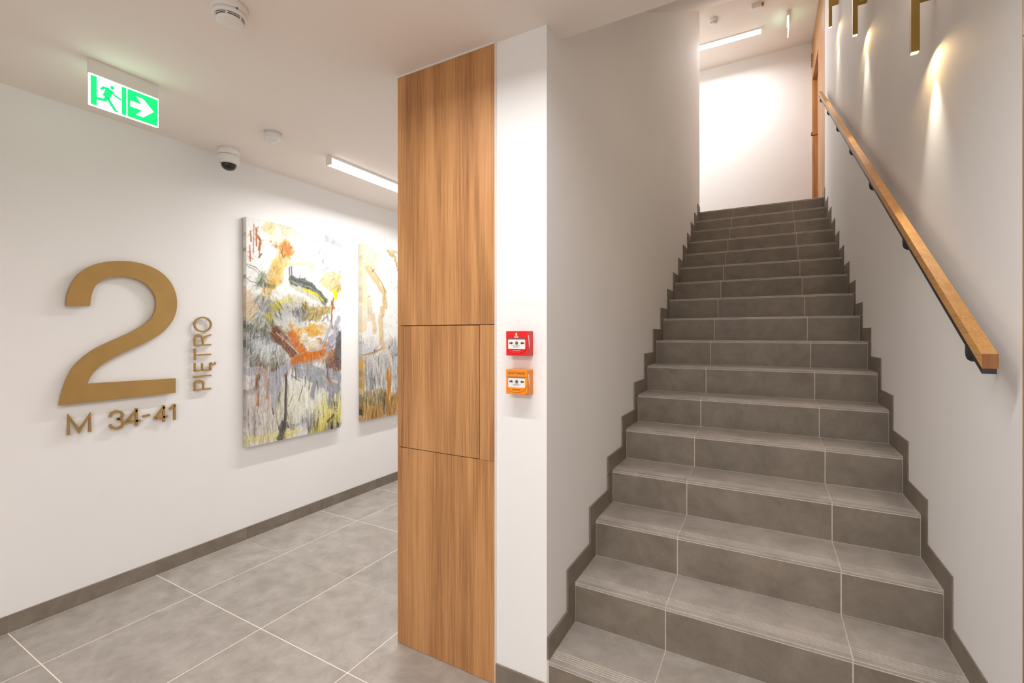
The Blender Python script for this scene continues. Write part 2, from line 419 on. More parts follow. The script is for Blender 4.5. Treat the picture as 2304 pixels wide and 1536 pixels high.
TWO= [(0.941, 1.566), (0.942, 1.597), (0.949, 1.643), (0.962, 1.684), (0.979, 1.722), (1.004, 1.754), (1.041, 1.786), (1.083, 1.809), (1.133, 1.823), (1.178, 1.831), (1.225, 1.833), (1.273, 1.828), (1.323, 1.812), (1.362, 1.791), (1.402, 1.753), (1.429, 1.706), (1.444, 1.654), (1.447, 1.607), (1.442, 1.553), (1.422, 1.499), (1.388, 1.452), (1.349, 1.414), (1.298, 1.381), (1.249, 1.355), (1.195, 1.329), (1.144, 1.299), (1.099, 1.27), (1.067, 1.241), (1.046, 1.212), (1.033, 1.186), (1.026, 1.162), (1.438, 1.156), (1.438, 1.069), (0.915, 1.061), (0.919, 1.093), (0.928, 1.137), (0.941, 1.188), (0.959, 1.238), (0.987, 1.279), (1.02, 1.315), (1.062, 1.35), (1.11, 1.377), (1.167, 1.408), (1.225, 1.44), (1.273, 1.473), (1.311, 1.511), (1.33, 1.548), (1.338, 1.594), (1.335, 1.638), (1.32, 1.674), (1.292, 1.709), (1.255, 1.731), (1.213, 1.743), (1.167, 1.743), (1.121, 1.733), (1.089, 1.717), (1.062, 1.69), (1.046, 1.651), (1.04, 1.61), (1.036, 1.571)]
GM= {'letter_m': [[(0.954, 0.903), (0.954, 1.001), (0.996, 0.916), (1.039, 0.996), (1.039, 0.904)]], 'digit_three': [[(1.124, 0.97), (1.133, 0.99), (1.154, 0.998), (1.174, 0.989), (1.182, 0.973), (1.176, 0.957), (1.155, 0.954)], [(1.155, 0.954), (1.177, 0.944), (1.185, 0.925), (1.178, 0.908), (1.157, 0.902), (1.135, 0.909), (1.123, 0.927)]], 'digit_four': [[(1.245, 1.002), (1.245, 0.901)], [(1.247, 0.992), (1.202, 0.934)], [(1.196, 0.931), (1.265, 0.928)]], 'dash': [[(1.276, 0.949), (1.311, 0.953)]], 'digit_four.': [[(1.381, 1.0), (1.381, 0.901)], [(1.383, 0.991), (1.337, 0.93)], [(1.33, 0.928), (1.402, 0.931)]], 'digit_one': [[(1.438, 1.0), (1.438, 0.903)], [(1.438, 0.991), (1.411, 0.972)]]}
GP= {'letter_p': [[(1.546, 1.071), (1.647, 1.073)], [(1.551, 1.073), (1.551, 1.115), (1.558, 1.127), (1.575, 1.131), (1.593, 1.124), (1.601, 1.11), (1.6, 1.073)]], 'letter_i': [[(1.544, 1.156), (1.647, 1.158)]], 'letter_e_ogonek': [[(1.546, 1.194), (1.647, 1.195)], [(1.551, 1.194), (1.551, 1.243)], [(1.594, 1.193), (1.594, 1.24)], [(1.642, 1.193), (1.642, 1.238)], [(1.643, 1.239), (1.656, 1.227), (1.67, 1.227), (1.674, 1.241)]], 'letter_t': [[(1.555, 1.291), (1.647, 1.294)], [(1.552, 1.26), (1.551, 1.333)]], 'letter_r': [[(1.547, 1.352), (1.647, 1.356)], [(1.551, 1.355), (1.551, 1.394), (1.557, 1.412), (1.571, 1.419), (1.587, 1.412), (1.597, 1.394), (1.599, 1.357)], [(1.596, 1.401), (1.647, 1.42)]], 'letter_o': [[(1.647, 1.486), (1.645, 1.498), (1.64, 1.509), (1.632, 1.518), (1.622, 1.525), (1.61, 1.529), (1.597, 1.53), (1.585, 1.528), (1.573, 1.523), (1.563, 1.516), (1.555, 1.506), (1.551, 1.496), (1.549, 1.484), (1.551, 1.473), (1.555, 1.462), (1.563, 1.453), (1.573, 1.446), (1.585, 1.442), (1.597, 1.44), (1.61, 1.442), (1.622, 1.447), (1.632, 1.454), (1.64, 1.463), (1.645, 1.474), (1.647, 1.486)]]}
P1= (1.8615, 2.6625, 0.647, 2.229)
P2= (2.89, 3.691, 0.656, 2.226)
PAINT_A= [('B', 0.224, 0.975, 0.053, 0.036, (225, 200, 125), 0.75, 2), ('B', 0.394, 0.985, 0.097, 0.022, (205, 198, 150), 0.7, 2), ('B', 0.484, 0.983, 0.057, 0.017, (185, 200, 195), 0.7, 0), ('B', 0.459, 0.947, 0.186, 0.023, (242, 218, 168), 0.8, 1), ('B', 0.346, 0.915, 0.104, 0.022, (238, 218, 165), 0.7, 2), ('B', 0.717, 0.9, 0.317, 0.067, (222, 226, 228), 0.85, 0), ('B', 0.847, 0.878, 0.167, 0.032, (188, 193, 198), 0.8, 1), ('S', [(0.664, 0.826), (0.81, 0.819), (0.993, 0.81)], 0.045, (195, 202, 206), 0.8, 1), ('S', [(0.818, 0.984), (0.904, 0.972), (0.993, 0.959)], 0.042, (168, 168, 180), 0.8, 1), ('B', 0.717, 0.963, 0.083, 0.02, (170, 190, 165), 0.7, 0), ('B', 0.886, 0.764, 0.107, 0.045, (226, 186, 122), 0.85, 2), ('B', 0.953, 0.747, 0.061, 0.046, (196, 165, 110), 0.8, 2), ('B', 0.525, 0.737, 0.228, 0.098, (242, 242, 240), 0.95, 0), ('S', [(0.41, 0.827), (0.507, 0.834), (0.61, 0.834), (0.672, 0.811)], 0.022, (242, 208, 152), 0.7, 1), ('S', [(0.067, 0.972), (0.063, 0.845)], 0.005, (168, 92, 42), 0.9, 1), ('S', [(0.039, 0.942), (0.043, 0.898)], 0.008, (165, 90, 40), 0.9, 1), ('S', [(0.031, 0.88), (0.037, 0.812)], 0.007, (172, 98, 45), 0.9, 1), ('S', [(0.088, 0.961), (0.091, 0.882)], 0.008, (165, 88, 38), 0.9, 1), ('S', [(0.091, 0.933), (0.127, 0.909), (0.115, 0.866)], 0.013, (176, 98, 42), 0.9, 1), ('S', [(0.117, 0.863), (0.122, 0.832)], 0.004, (168, 95, 45), 0.9, 1), ('S', [(0.37, 0.898), (0.346, 0.86), (0.315, 0.825), (0.277, 0.793), (0.262, 0.757), (0.224, 0.729)], 0.085, (226, 186, 98), 0.95, 2), ('B', 0.346, 0.889, 0.088, 0.022, (200, 118, 48), 0.85, 2), ('S', [(0.224, 0.729), (0.173, 0.681), (0.152, 0.645)], 0.05, (205, 158, 70), 0.9, 2), ('S', [(-0.018, 0.783), (0.002, 0.796), (0.081, 0.788), (0.152, 0.757), (0.203, 0.735)], 0.004, (128, 134, 118), 0.9, 0), ('S', [(-0.002, 0.789), (0.073, 0.777), (0.159, 0.743)], 0.003, (140, 146, 130), 0.8, 0), ('S', [(-0.018, 0.742), (0.039, 0.723), (0.137, 0.713)], 0.003, (128, 134, 118), 0.9, 0), ('B', 0.165, 0.741, 0.052, 0.025, (150, 165, 130), 0.7, 2), ('B', 0.173, 0.709, 0.081, 0.021, (92, 102, 90), 0.9, 1), ('S', [(0.406, 0.807), (0.41, 0.753)], 0.007, (100, 98, 100), 0.9, 1), ('S', [(0.428, 0.812), (0.433, 0.752)], 0.009, (105, 103, 106), 0.9, 1), ('B', 0.346, 0.604, 0.353, 0.072, (186, 186, 182), 0.95, 0), ('B', 0.394, 0.65, 0.216, 0.026, (212, 206, 165), 0.8, 1), ('B', 0.203, 0.615, 0.082, 0.039, (146, 144, 146), 0.85, 0), ('B', 0.3, 0.625, 0.054, 0.036, (178, 170, 70), 0.85, 2), ('B', 0.37, 0.651, 0.048, 0.011, (232, 218, 90), 0.9, 0), ('B', 0.203, 0.566, 0.051, 0.029, (188, 178, 66), 0.85, 2), ('B', 0.681, 0.597, 0.147, 0.039, (165, 140, 66), 0.85, 2), ('B', 0.516, 0.594, 0.094, 0.023, (122, 122, 120), 0.8, 1), ('B', 0.13, 0.547, 0.102, 0.028, (120, 122, 112), 0.8, 1), ('S', [(0.41, 0.728), (0.541, 0.704), (0.681, 0.675), (0.8, 0.643)], 0.027, (196, 196, 170), 0.8, 1), ('S', [(0.426, 0.747), (0.534, 0.743), (0.645, 0.724), (0.726, 0.692), (0.795, 0.661)], 0.045, (84, 92, 86), 0.95, 1), ('S', [(0.559, 0.712), (0.627, 0.702), (0.699, 0.693), (0.776, 0.664)], 0.015, (232, 212, 44), 0.95, 1), ('S', [(0.443, 0.741), (0.491, 0.732), (0.541, 0.719)], 0.012, (170, 172, 168), 0.8, 1), ('B', 0.032, 0.618, 0.062, 0.076, (214, 182, 138), 0.75, 2), ('S', [(0.753, 0.555), (0.837, 0.588), (0.837, 0.556)], 0.004, (90, 90, 95), 0.9, 0), ('S', [(0.904, 0.679), (0.886, 0.63), (0.881, 0.557), (0.89, 0.52)], 0.009, (158, 92, 48), 0.95, 0), ('B', 0.888, 0.634, 0.021, 0.025, (170, 95, 45), 0.95, 0), ('S', [(0.909, 0.724), (0.921, 0.68)], 0.026, (244, 228, 34), 0.95, 0), ('B', 0.48, 0.514, 0.447, 0.031, (204, 192, 172), 0.85, 1), ('B', 0.182, 0.151, 0.289, 0.154, (196, 184, 174), 0.95, 1), ('B', 0.656, 0.157, 0.375, 0.145, (232, 230, 200), 0.97, 1), ('B', 0.877, 0.097, 0.175, 0.076, (236, 222, 128), 0.9, 0), ('B', 0.808, 0.047, 0.223, 0.024, (228, 204, 84), 0.9, 1), ('S', [(-0.013, 0.028), (0.122, 0.029), (0.363, 0.024), (0.48, 0.028)], 0.031, (228, 216, 140), 0.9, 1), ('B', 0.049, 0.114, 0.059, 0.063, (165, 155, 148), 0.8, 1), ('B', 0.22, 0.185, 0.094, 0.059, (176, 166, 158), 0.7, 1), ('B', 0.549, 0.503, 0.163, 0.028, (228, 168, 80), 0.9, 2), ('B', 0.685, 0.515, 0.093, 0.028, (222, 168, 70), 0.85, 2), ('B', 0.62, 0.446, 0.14, 0.023, (206, 186, 140), 0.85, 2), ('B', 0.028, 0.451, 0.065, 0.091, (86, 86, 86), 0.9, 1), ('B', 0.197, 0.509, 0.191, 0.026, (108, 112, 100), 0.85, 2), ('B', 0.228, 0.475, 0.142, 0.025, (124, 124, 122), 0.85, 1), ('B', 0.174, 0.388, 0.18, 0.076, (166, 166, 158), 0.95, 1), ('B', 0.197, 0.442, 0.133, 0.029, (200, 206, 212), 0.85, 1), ('B', 0.22, 0.35, 0.086, 0.029, (114, 110, 94), 0.8, 2), ('B', 0.093, 0.362, 0.051, 0.036, (120, 116, 112), 0.8, 0), ('S', [(0.267, 0.501), (0.363, 0.456), (0.429, 0.41), (0.505, 0.377)], 0.062, (118, 70, 44), 0.95, 1), ('S', [(0.429, 0.498), (0.496, 0.44), (0.557, 0.399)], 0.047, (206, 112, 44), 0.95, 1), ('S', [(0.274, 0.499), (0.395, 0.448), (0.514, 0.393)], 0.006, (218, 218, 222), 0.9, 0), ('S', [(0.314, 0.494), (0.445, 0.432), (0.531, 0.384)], 0.004, (210, 205, 205), 0.85, 0), ('S', [(0.514, 0.502), (0.566, 0.459), (0.611, 0.423)], 0.006, (215, 212, 214), 0.85, 0), ('S', [(0.973, 0.486), (0.971, 0.337)], 0.064, (98, 90, 92), 0.95, 1), ('B', 0.907, 0.339, 0.082, 0.055, (118, 66, 40), 0.9, 2), ('B', 0.827, 0.382, 0.09, 0.045, (190, 130, 90), 0.8, 2), ('B', 0.252, 0.327, 0.228, 0.022, (120, 80, 50), 0.7, 2), ('S', [(0.958, 0.567), (0.917, 0.491), (0.808, 0.408), (0.656, 0.362), (0.48, 0.355), (0.346, 0.328), (0.235, 0.302), (0.108, 0.329), (0.001, 0.326)], 0.04, (176, 177, 188), 0.97, 1), ('S', [(0.363, 0.346), (0.429, 0.371), (0.549, 0.396)], 0.023, (182, 184, 194), 0.95, 1), ('S', [(0.867, 0.558), (0.827, 0.478), (0.712, 0.417)], 0.022, (184, 186, 196), 0.9, 1), ('S', [(0.471, 0.362), (0.566, 0.38), (0.76, 0.396)], 0.052, (208, 112, 30), 0.97, 0), ('B', 0.788, 0.441, 0.059, 0.024, (206, 112, 36), 0.97, 2), ('B', 0.566, 0.36, 0.119, 0.017, (208, 114, 34), 0.95, 0), ('S', [(0.505, 0.334), (0.639, 0.322), (0.808, 0.292), (0.978, 0.26)], 0.053, (162, 166, 174), 0.97, 1), ('S', [(0.514, 0.303), (0.712, 0.267), (0.837, 0.224), (0.968, 0.205)], 0.053, (158, 160, 168), 0.97, 1), ('S', [(0.887, 0.213), (0.858, 0.127)], 0.039, (150, 150, 160), 0.95, 1), ('S', [(0.675, 0.257), (0.646, 0.186)], 0.036, (155, 156, 166), 0.95, 1), ('S', [(0.808, 0.284), (0.877, 0.247), (0.867, 0.223)], 0.024, (180, 96, 44), 0.9, 2), ('S', [(0.097, 0.319), (0.094, 0.265)], 0.012, (200, 106, 34), 0.95, 2), ('B', 0.129, 0.317, 0.06, 0.009, (200, 106, 34), 0.95, 2), ('S', [(0.182, 0.312), (0.175, 0.243), (0.229, 0.162)], 0.014, (196, 104, 36), 0.95, 2), ('S', [(0.109, 0.235), (0.096, 0.179)], 0.013, (194, 100, 32), 0.95, 2), ('S', [(0.235, 0.169), (0.245, 0.128)], 0.007, (90, 60, 46), 0.9, 0), ('B', 0.064, 0.277, 0.036, 0.039, (130, 104, 88), 0.85, 2), ('B', 0.14, 0.288, 0.03, 0.029, (172, 175, 184), 0.95, 0), ('S', [(0.159, 0.265), (0.108, 0.239), (0.036, 0.229)], 0.013, (176, 178, 186), 0.95, 0), ('S', [(0.235, 0.262), (0.252, 0.216), (0.235, 0.169)], 0.047, (180, 182, 188), 0.95, 0), ('S', [(0.314, 0.303), (0.298, 0.251), (0.267, 0.216)], 0.036, (176, 180, 190), 0.95, 0), ('S', [(0.373, 0.3), (0.368, 0.195), (0.361, 0.073)], 0.012, (84, 78, 74), 0.95, 1), ('S', [(0.549, 0.243), (0.504, 0.171)], 0.004, (84, 80, 78), 0.9, 0), ('S', [(0.448, 0.205), (0.394, 0.151)], 0.004, (84, 80, 78), 0.9, 0), ('S', [(0.429, 0.298), (0.471, 0.281), (0.519, 0.267)], 0.006, (84, 80, 78), 0.9, 0), ('S', [(0.575, 0.284), (0.566, 0.238)], 0.008, (90, 88, 84), 0.8, 1), ('S', [(0.63, 0.279), (0.611, 0.219)], 0.006, (100, 98, 90), 0.8, 1), ('B', 0.429, 0.056, 0.093, 0.019, (70, 64, 64), 0.95, 1), ('S', [(0.346, 0.078), (0.314, 0.014)], 0.032, (76, 72, 66), 0.95, 1), ('B', 0.897, 0.015, 0.166, 0.021, (68, 64, 66), 0.97, 1), ('S', [(0.827, 0.044), (0.912, 0.075)], 0.01, (72, 66, 60), 0.95, 0), ('B', 0.594, 0.059, 0.109, 0.019, (164, 164, 174), 0.97, 0), ('B', 0.62, 0.027, 0.046, 0.018, (110, 110, 124), 0.95, 1), ('B', 0.703, 0.02, 0.075, 0.021, (206, 192, 84), 0.9, 2), ('S', [(0.566, 0.083), (0.656, 0.084), (0.75, 0.085)], 0.008, (190, 195, 200), 0.9, 0), ('S', [(0.912, 0.14), (0.953, 0.135), (0.953, 0.123), (0.917, 0.125)], 0.004, (40, 36, 36), 0.95, 0), ('S', [(0.917, 0.119), (0.953, 0.116), (0.947, 0.102), (0.919, 0.106)], 0.004, (40, 36, 36), 0.95, 0), ('S', [(0.927, 0.097), (0.947, 0.085)], 0.005, (40, 36, 36), 0.95, 0), ('S', [(0.912, 0.14), (0.914, 0.102)], 0.003, (40, 36, 36), 0.95, 0)]
PAINT_B= [('S', [(0.02, 0.993), (0.016, 0.53)], 0.063, (228, 208, 162), 0.85, 2), ('B', 0.111, 0.934, 0.18, 0.075, (232, 214, 172), 0.85, 2), ('S', [(0.072, 0.864), (0.25, 0.776), (0.342, 0.734), (0.348, 0.657)], 0.043, (204, 172, 122), 0.85, 1), ('S', [(0.131, 0.875), (0.291, 0.794), (0.363, 0.743)], 0.015, (190, 160, 110), 0.85, 1), ('S', [(0.301, 0.64), (0.275, 0.532), (0.315, 0.409)], 0.048, (214, 184, 138), 0.85, 1), ('S', [(0.092, 0.694), (0.131, 0.576)], 0.043, (222, 200, 165), 0.7, 1), ('S', [(0.395, 0.99), (0.503, 0.955), (0.603, 0.866)], 0.023, (186, 162, 108), 0.9, 1), ('B', 0.459, 0.992, 0.11, 0.019, (190, 170, 120), 0.7, 2), ('B', 0.481, 0.78, 0.133, 0.041, (224, 222, 216), 0.9, 0), ('S', [(0.17, 0.606), (0.19, 0.501)], 0.026, (216, 186, 140), 0.7, 1), ('B', 0.291, 0.394, 0.512, 0.077, (206, 196, 188), 0.85, 1), ('B', 0.072, 0.397, 0.098, 0.037, (190, 196, 206), 0.7, 0), ('S', [(0.016, 0.373), (0.19, 0.384), (0.311, 0.409)], 0.013, (190, 150, 100), 0.85, 1), ('B', 0.27, 0.271, 0.533, 0.099, (172, 168, 166), 0.9, 1), ('B', 0.481, 0.375, 0.066, 0.064, (160, 160, 162), 0.85, 1), ('B', 0.547, 0.206, 0.091, 0.049, (120, 124, 136), 0.7, 1), ('B', 0.092, 0.211, 0.118, 0.045, (140, 144, 154), 0.7, 1), ('S', [(0.395, 0.392), (0.459, 0.312)], 0.023, (228, 214, 200), 0.9, 1), ('B', 0.291, 0.079, 0.788, 0.054, (172, 138, 70), 0.97, 2), ('B', 0.291, 0.01, 0.788, 0.046, (186, 128, 58), 0.97, 2), ('B', 0.291, 0.121, 0.634, 0.026, (150, 128, 72), 0.85, 2), ('B', 0.21, 0.107, 0.314, 0.018, (120, 110, 66), 0.7, 2), ('S', [(0.409, 0.259), (0.409, 0.118)], 0.043, (206, 138, 56), 0.9, 1), ('S', [(0.012, 0.332), (0.005, 0.178)], 0.035, (214, 158, 56), 0.9, 2), ('B', 0.524, 0.095, 0.136, 0.021, (214, 140, 50), 0.85, 2), ('B', 0.072, 0.056, 0.118, 0.029, (198, 150, 70), 0.9, 2), ('B', 0.373, -0.013, 0.13, 0.018, (150, 130, 70), 0.8, 2)]
# ================================================================== wall lettering
def letter(name, label, strokes, wd, loc, grp, x0=.010, x1=.022, closed=False):
    t = thing(name, label, 'letter' if name.startswith('letter') else 'numeral', (XW, loc[0], loc[1]), grp)
    mb = MB()
    for s in strokes:
        pts = [(a-loc[0], b-loc[1]) for a, b in s]
        mb.ribbon(pts, wd, 'X', x0, x1, closed)
    obj('face', mb, M['letter'], t, bevel=.0006, seg=1)
    ends = [strokes[0][0], strokes[0][-1]] if not closed else [strokes[0][3], strokes[0][15]]
    for a, b in ends:
        dy, dz = a-loc[0], b-loc[1]
        obj('pin', MB().tube([(0, dy, dz), (x0+.002, dy, dz)], .0022, 6), M['alu'], t)
    return t
def smooth(poly, corners, it=2):
    for _ in range(it):
        out = []; oc = set(); n = len(poly)
        for i, p in enumerate(poly):
            q = poly[(i+1) % n]
            if i in corners: oc.add(len(out)); out.append(p)
            else:
                a = poly[i-1]; out.append(tuple(p[k]*.5+a[k]*.25*.5+q[k]*.25*.5+p[k]*.25 for k in (0, 1)))
            out.append(((p[0]+q[0])/2, (p[1]+q[1])/2))
        poly, corners = out, oc
    return poly
cy, cz = 1.18, 1.06
t2 = thing('floor_number', 'large brass numeral 2 standing off the left wall', 'numeral', (XW, cy, cz))
cor = {0, 30, 31, 32, 33, len(TWO)-1}
tp = smooth([(a-cy, b-cz) for a, b in TWO], cor)
me = MB().prism(tp, 'X', .014, .032)
o2 = obj('face', me, M['letter'], t2, bevel=.0008, seg=1)
for a, b in ((1.0, 1.60), (1.39, 1.6), (1.1, 1.11), (1.38, 1.11), (1.24, 1.38)):
    obj('pin', MB().tube([(0, a-cy, b-cz), (.016, a-cy, b-cz)], .004, 8), M['alu'], t2)
NAMES = {'letter_m': ('letter_m', 'brass letter M below the foot of the big numeral 2'),
 'digit_three': ('digit_three', 'small brass numeral 3, first digit after the letter M'),
 'digit_four': ('digit_four', 'small brass numeral 4 right after the 3, before the dash'),
 'dash': ('dash', 'short brass dash between the two numerals 4'),
 'digit_four.': ('digit_four', 'small brass numeral 4 right after the dash, before the 1'),
 'digit_one': ('digit_one', 'small brass numeral 1, last sign in the row under the big 2')}
for k, v in GM.items():
    nm, lb = NAMES[k]; p = v[0][-1]
    zz = min(q[1] for s in v for q in s); yy = sum(q[0] for s in v for q in s)/sum(len(s) for s in v)
    letter(nm, lb, v, .0125, (yy, zz), 'brass flat number under the numeral')
NP = {'letter_p': 'brass letter P, lowest of the sideways word PIĘTRO',
 'letter_i': 'brass letter I, second from the bottom of the sideways word',
 'letter_e_ogonek': 'brass letter Ę with its little tail in the sideways word',
 'letter_t': 'brass letter T between Ę and R in the sideways word',
 'letter_r': 'brass letter R just under the O of the sideways word',
 'letter_o': 'round brass letter O, topmost of the sideways word PIĘTRO'}
for k, v in GP.items():
    zz = min(q[1] for s in v for q in s); yy = sum(q[0] for s in v for q in s)/sum(len(s) for s in v)
    letter(k, NP[k], v, .0095, (yy, zz), 'brass letters of the sideways word PIĘTRO', closed=(k == 'letter_o'))

# ================================================================== paintings
def noise2(h, w_, gy_, gx_, rng):
    g = rng.random((gy_+2, gx_+2)); y = np.linspace(0, gy_, h, endpoint=False)+.0001; x = np.linspace(0, gx_, w_, endpoint=False)+.0001
    yi, xi = y.astype(int), x.astype(int); fy, fx = (y-yi)[:, None], (x-xi)[None, :]
    fy = fy*fy*(3-2*fy); fx = fx*fx*(3-2*fx)
    a = g[np.ix_(yi, xi)]; b = g[np.ix_(yi, xi+1)]; c = g[np.ix_(yi+1, xi)]; d = g[np.ix_(yi+1, xi+1)]
    return (a*(1-fx)+b*fx)*(1-fy)+(c*(1-fx)+d*fx)*fy
def lin(c): 
    c = np.array(c, float)/255; return np.where(c <= .04045, c/12.92, ((c+.055)/1.055)**2.4)
def paint(ops, base, NX, NY, asp, seed):
    rng = np.random.default_rng(seed)
    U, V = np.meshgrid((np.arange(NX)+.5)/NX, (np.arange(NY)+.5)/NY); V2 = V*asp
    cloud = .5*noise2(NY, NX, 22, 11, rng)+.3*noise2(NY, NX, 50, 25, rng)+.2*noise2(NY, NX, 110, 55, rng)
    speck = .5*noise2(NY, NX, 150, 75, rng)+.5*noise2(NY, NX, 300, 150, rng)
    vert = .6*noise2(NY, NX, 10, 80, rng)+.4*noise2(NY, NX, 30, 160, rng)
    warp = (noise2(NY, NX, 26, 14, rng)-.5)*.09+(noise2(NY, NX, 70, 40, rng)-.5)*.04
    warp2 = (noise2(NY, NX, 26, 14, rng)-.5)*.09+(noise2(NY, NX, 70, 40, rng)-.5)*.04
    img = np.ones((NY, NX, 3))*np.array(base, float)
    img += (cloud[..., None]-.5)*10
    def blend(a, col, var=12):
        nonlocal img
        a = np.clip(a, 0, 1)[..., None]
        c = np.array(col, float)+(speck[..., None]-.5)*var*2
        img = img*(1-a)+c*a
    def apply(ops, k_al=1.0):
        nonlocal img
        for op in ops:
            if op[0] == 'B':
                _, u, v, ru, rv, col, al, ro = op; al *= k_al
                d = np.sqrt(((U+warp-u)/max(ru*1.12, .01))**2+((V+warp2/asp-v)/max(rv, .006))**2)
                a = np.clip((1.15-d)/(.55 if ro == 0 else .35), 0, 1)
                if ro == 1: a *= np.clip((vert-.28)*3.2, .4, 1); 
                if ro == 2: a *= np.clip((speck*.6+cloud*.5-.33)*5, .42, 1)
                blend(a*al, col, 10 if ro == 0 else 26)
            else:
                _, pts, wd, col, al, ro = op; al *= k_al
                P = [np.array((p[0], p[1]*asp)) for p in pts]
                best = np.full(U.shape, 9.); side = np.zeros(U.shape); along = np.zeros(U.shape); acc = 0
                uu, vv = U+warp*.35*(wd > .02), V2+warp2*.35*(wd > .02)
                for a_, b_ in zip(P, P[1:]):
                    dd = b_-a_; L_ = max(np.linalg.norm(dd), 1e-6); dn = dd/L_
                    tx, ty = uu-a_[0], vv-a_[1]
                    t = np.clip(tx*dn[0]+ty*dn[1], 0, L_)
                    ex, ey = tx-t*dn[0], ty-t*dn[1]; e = np.sqrt(ex*ex+ey*ey)
                    s_ = tx*dn[1]-ty*dn[0]
                    m_ = e < best; best = np.where(m_, e, best); side = np.where(m_, s_, side); along = np.where(m_, acc+t, along); acc += L_
                r = max(wd*.92, .0045)
                a = np.clip((r-best)/(r*.35+.002)+.2, 0, 1)
                if ro == 1 and wd > .02:
                    q = rng.random(64); idx = np.clip(((side/r+1)*.5*40).astype(int), 0, 63)
                    st_ = q[idx]*.75+speck*.5
                    a *= np.clip((st_-.18)*2.6, .05, 1)
                    c = np.array(col, float)[None, None]+(q[(idx*7) % 64]-.5)[..., None]*46
                    aa = np.clip(a*al, 0, 1)[..., None]; img = img*(1-aa)+c*aa
                    continue
                if ro == 2: a *= np.clip((speck*.7+cloud*.4-.33)*4.5, .35, 1)
                blend(a*al, col, 22 if ro == 2 else 8)
    # short bristle marks that break up and drag the colours, upright in the lower third, swirling above
    def bristle(count, kl):
        ang = noise2(NY, NX, 6, 3, rng)*2.6
        for k in range(count):
            cx_, cy_ = rng.random()*NX, rng.random()**1.15*NY; iy, ix = int(cy_), int(cx_)
            low = cy_ < .36*NY
            a_ = (pi/2+rng.normal()*.13) if low else ang[iy, ix]+rng.normal()*.35
            ln, wd = (rng.uniform(5, 24) if low else rng.uniform(3, 13))*kl, rng.uniform(.45, 1.4)
            x0, x1 = int(max(0, cx_-abs(ln*cos(a_))-3)), int(min(NX, cx_+abs(ln*cos(a_))+4)); y0, y1 = int(max(0, cy_-abs(ln*sin(a_))-3)), int(min(NY, cy_+abs(ln*sin(a_))+4))
            if x1 <= x0 or y1 <= y0: continue
            yy, xx = np.mgrid[y0:y1, x0:x1]; dx, dy = xx-cx_, yy-cy_
            t_ = np.abs(dx*cos(a_)+dy*sin(a_)); e_ = np.abs(-dx*sin(a_)+dy*cos(a_)+.02*t_*t_*(0 if low else .5))
            al_ = (np.clip(1.3-e_/wd, 0, 1)*np.clip((ln-t_)/3, 0, 1)*rng.uniform(.35, .85))[..., None]
            c0 = img[iy, ix]; d_ = 240-c0.mean()
            tone = rng.normal()*(12+.22*max(d_, 0)) + (rng.random() < .12)*(-60 if d_ > 45 else -14) + (rng.random() < .12)*38
            img[y0:y1, x0:x1] = img[y0:y1, x0:x1]*(1-al_)+np.clip(c0*(1+tone/150) if tone < 0 else c0+tone*.8, 15, 250)*al_
    apply(ops); bristle(3000, 1.0)
    apply([o for o in ops if o[0] == 'S' and o[-1] != 2], .72); bristle(1500, .55)
    g_ = img.mean(-1, keepdims=True); img = g_+(img-g_)*1.02+(vert[..., None]-.5)*9+(speck[..., None]-.5)*12
    return np.clip(img, 0, 250), speck*.5+vert*.5
def canvas_mat():
    m, n, l, b = mat('painted_canvas')
    at = n.new('ShaderNodeAttribute'); at.attribute_name = 'pigment'
    l.new(at.outputs['Color'], b.inputs['Base Color']); b.inputs['Roughness'].default_value = .5
    b.inputs['Specular IOR Level'].default_value = .35
    nz = n.new('ShaderNodeTexNoise'); nz.inputs['Scale'].default_value = 220; tc = n.new('ShaderNodeTexCoord'); l.new(tc.outputs['Object'], nz.inputs['Vector'])
    bp = n.new('ShaderNodeBump'); bp.inputs['Strength'].default_value = .15; bp.inputs['Distance'].default_value = .001
    l.new(nz.outputs['Fac'], bp.inputs['Height']); l.new(bp.outputs['Normal'], b.inputs['Normal'])
    return m
M['art'] = canvas_mat()
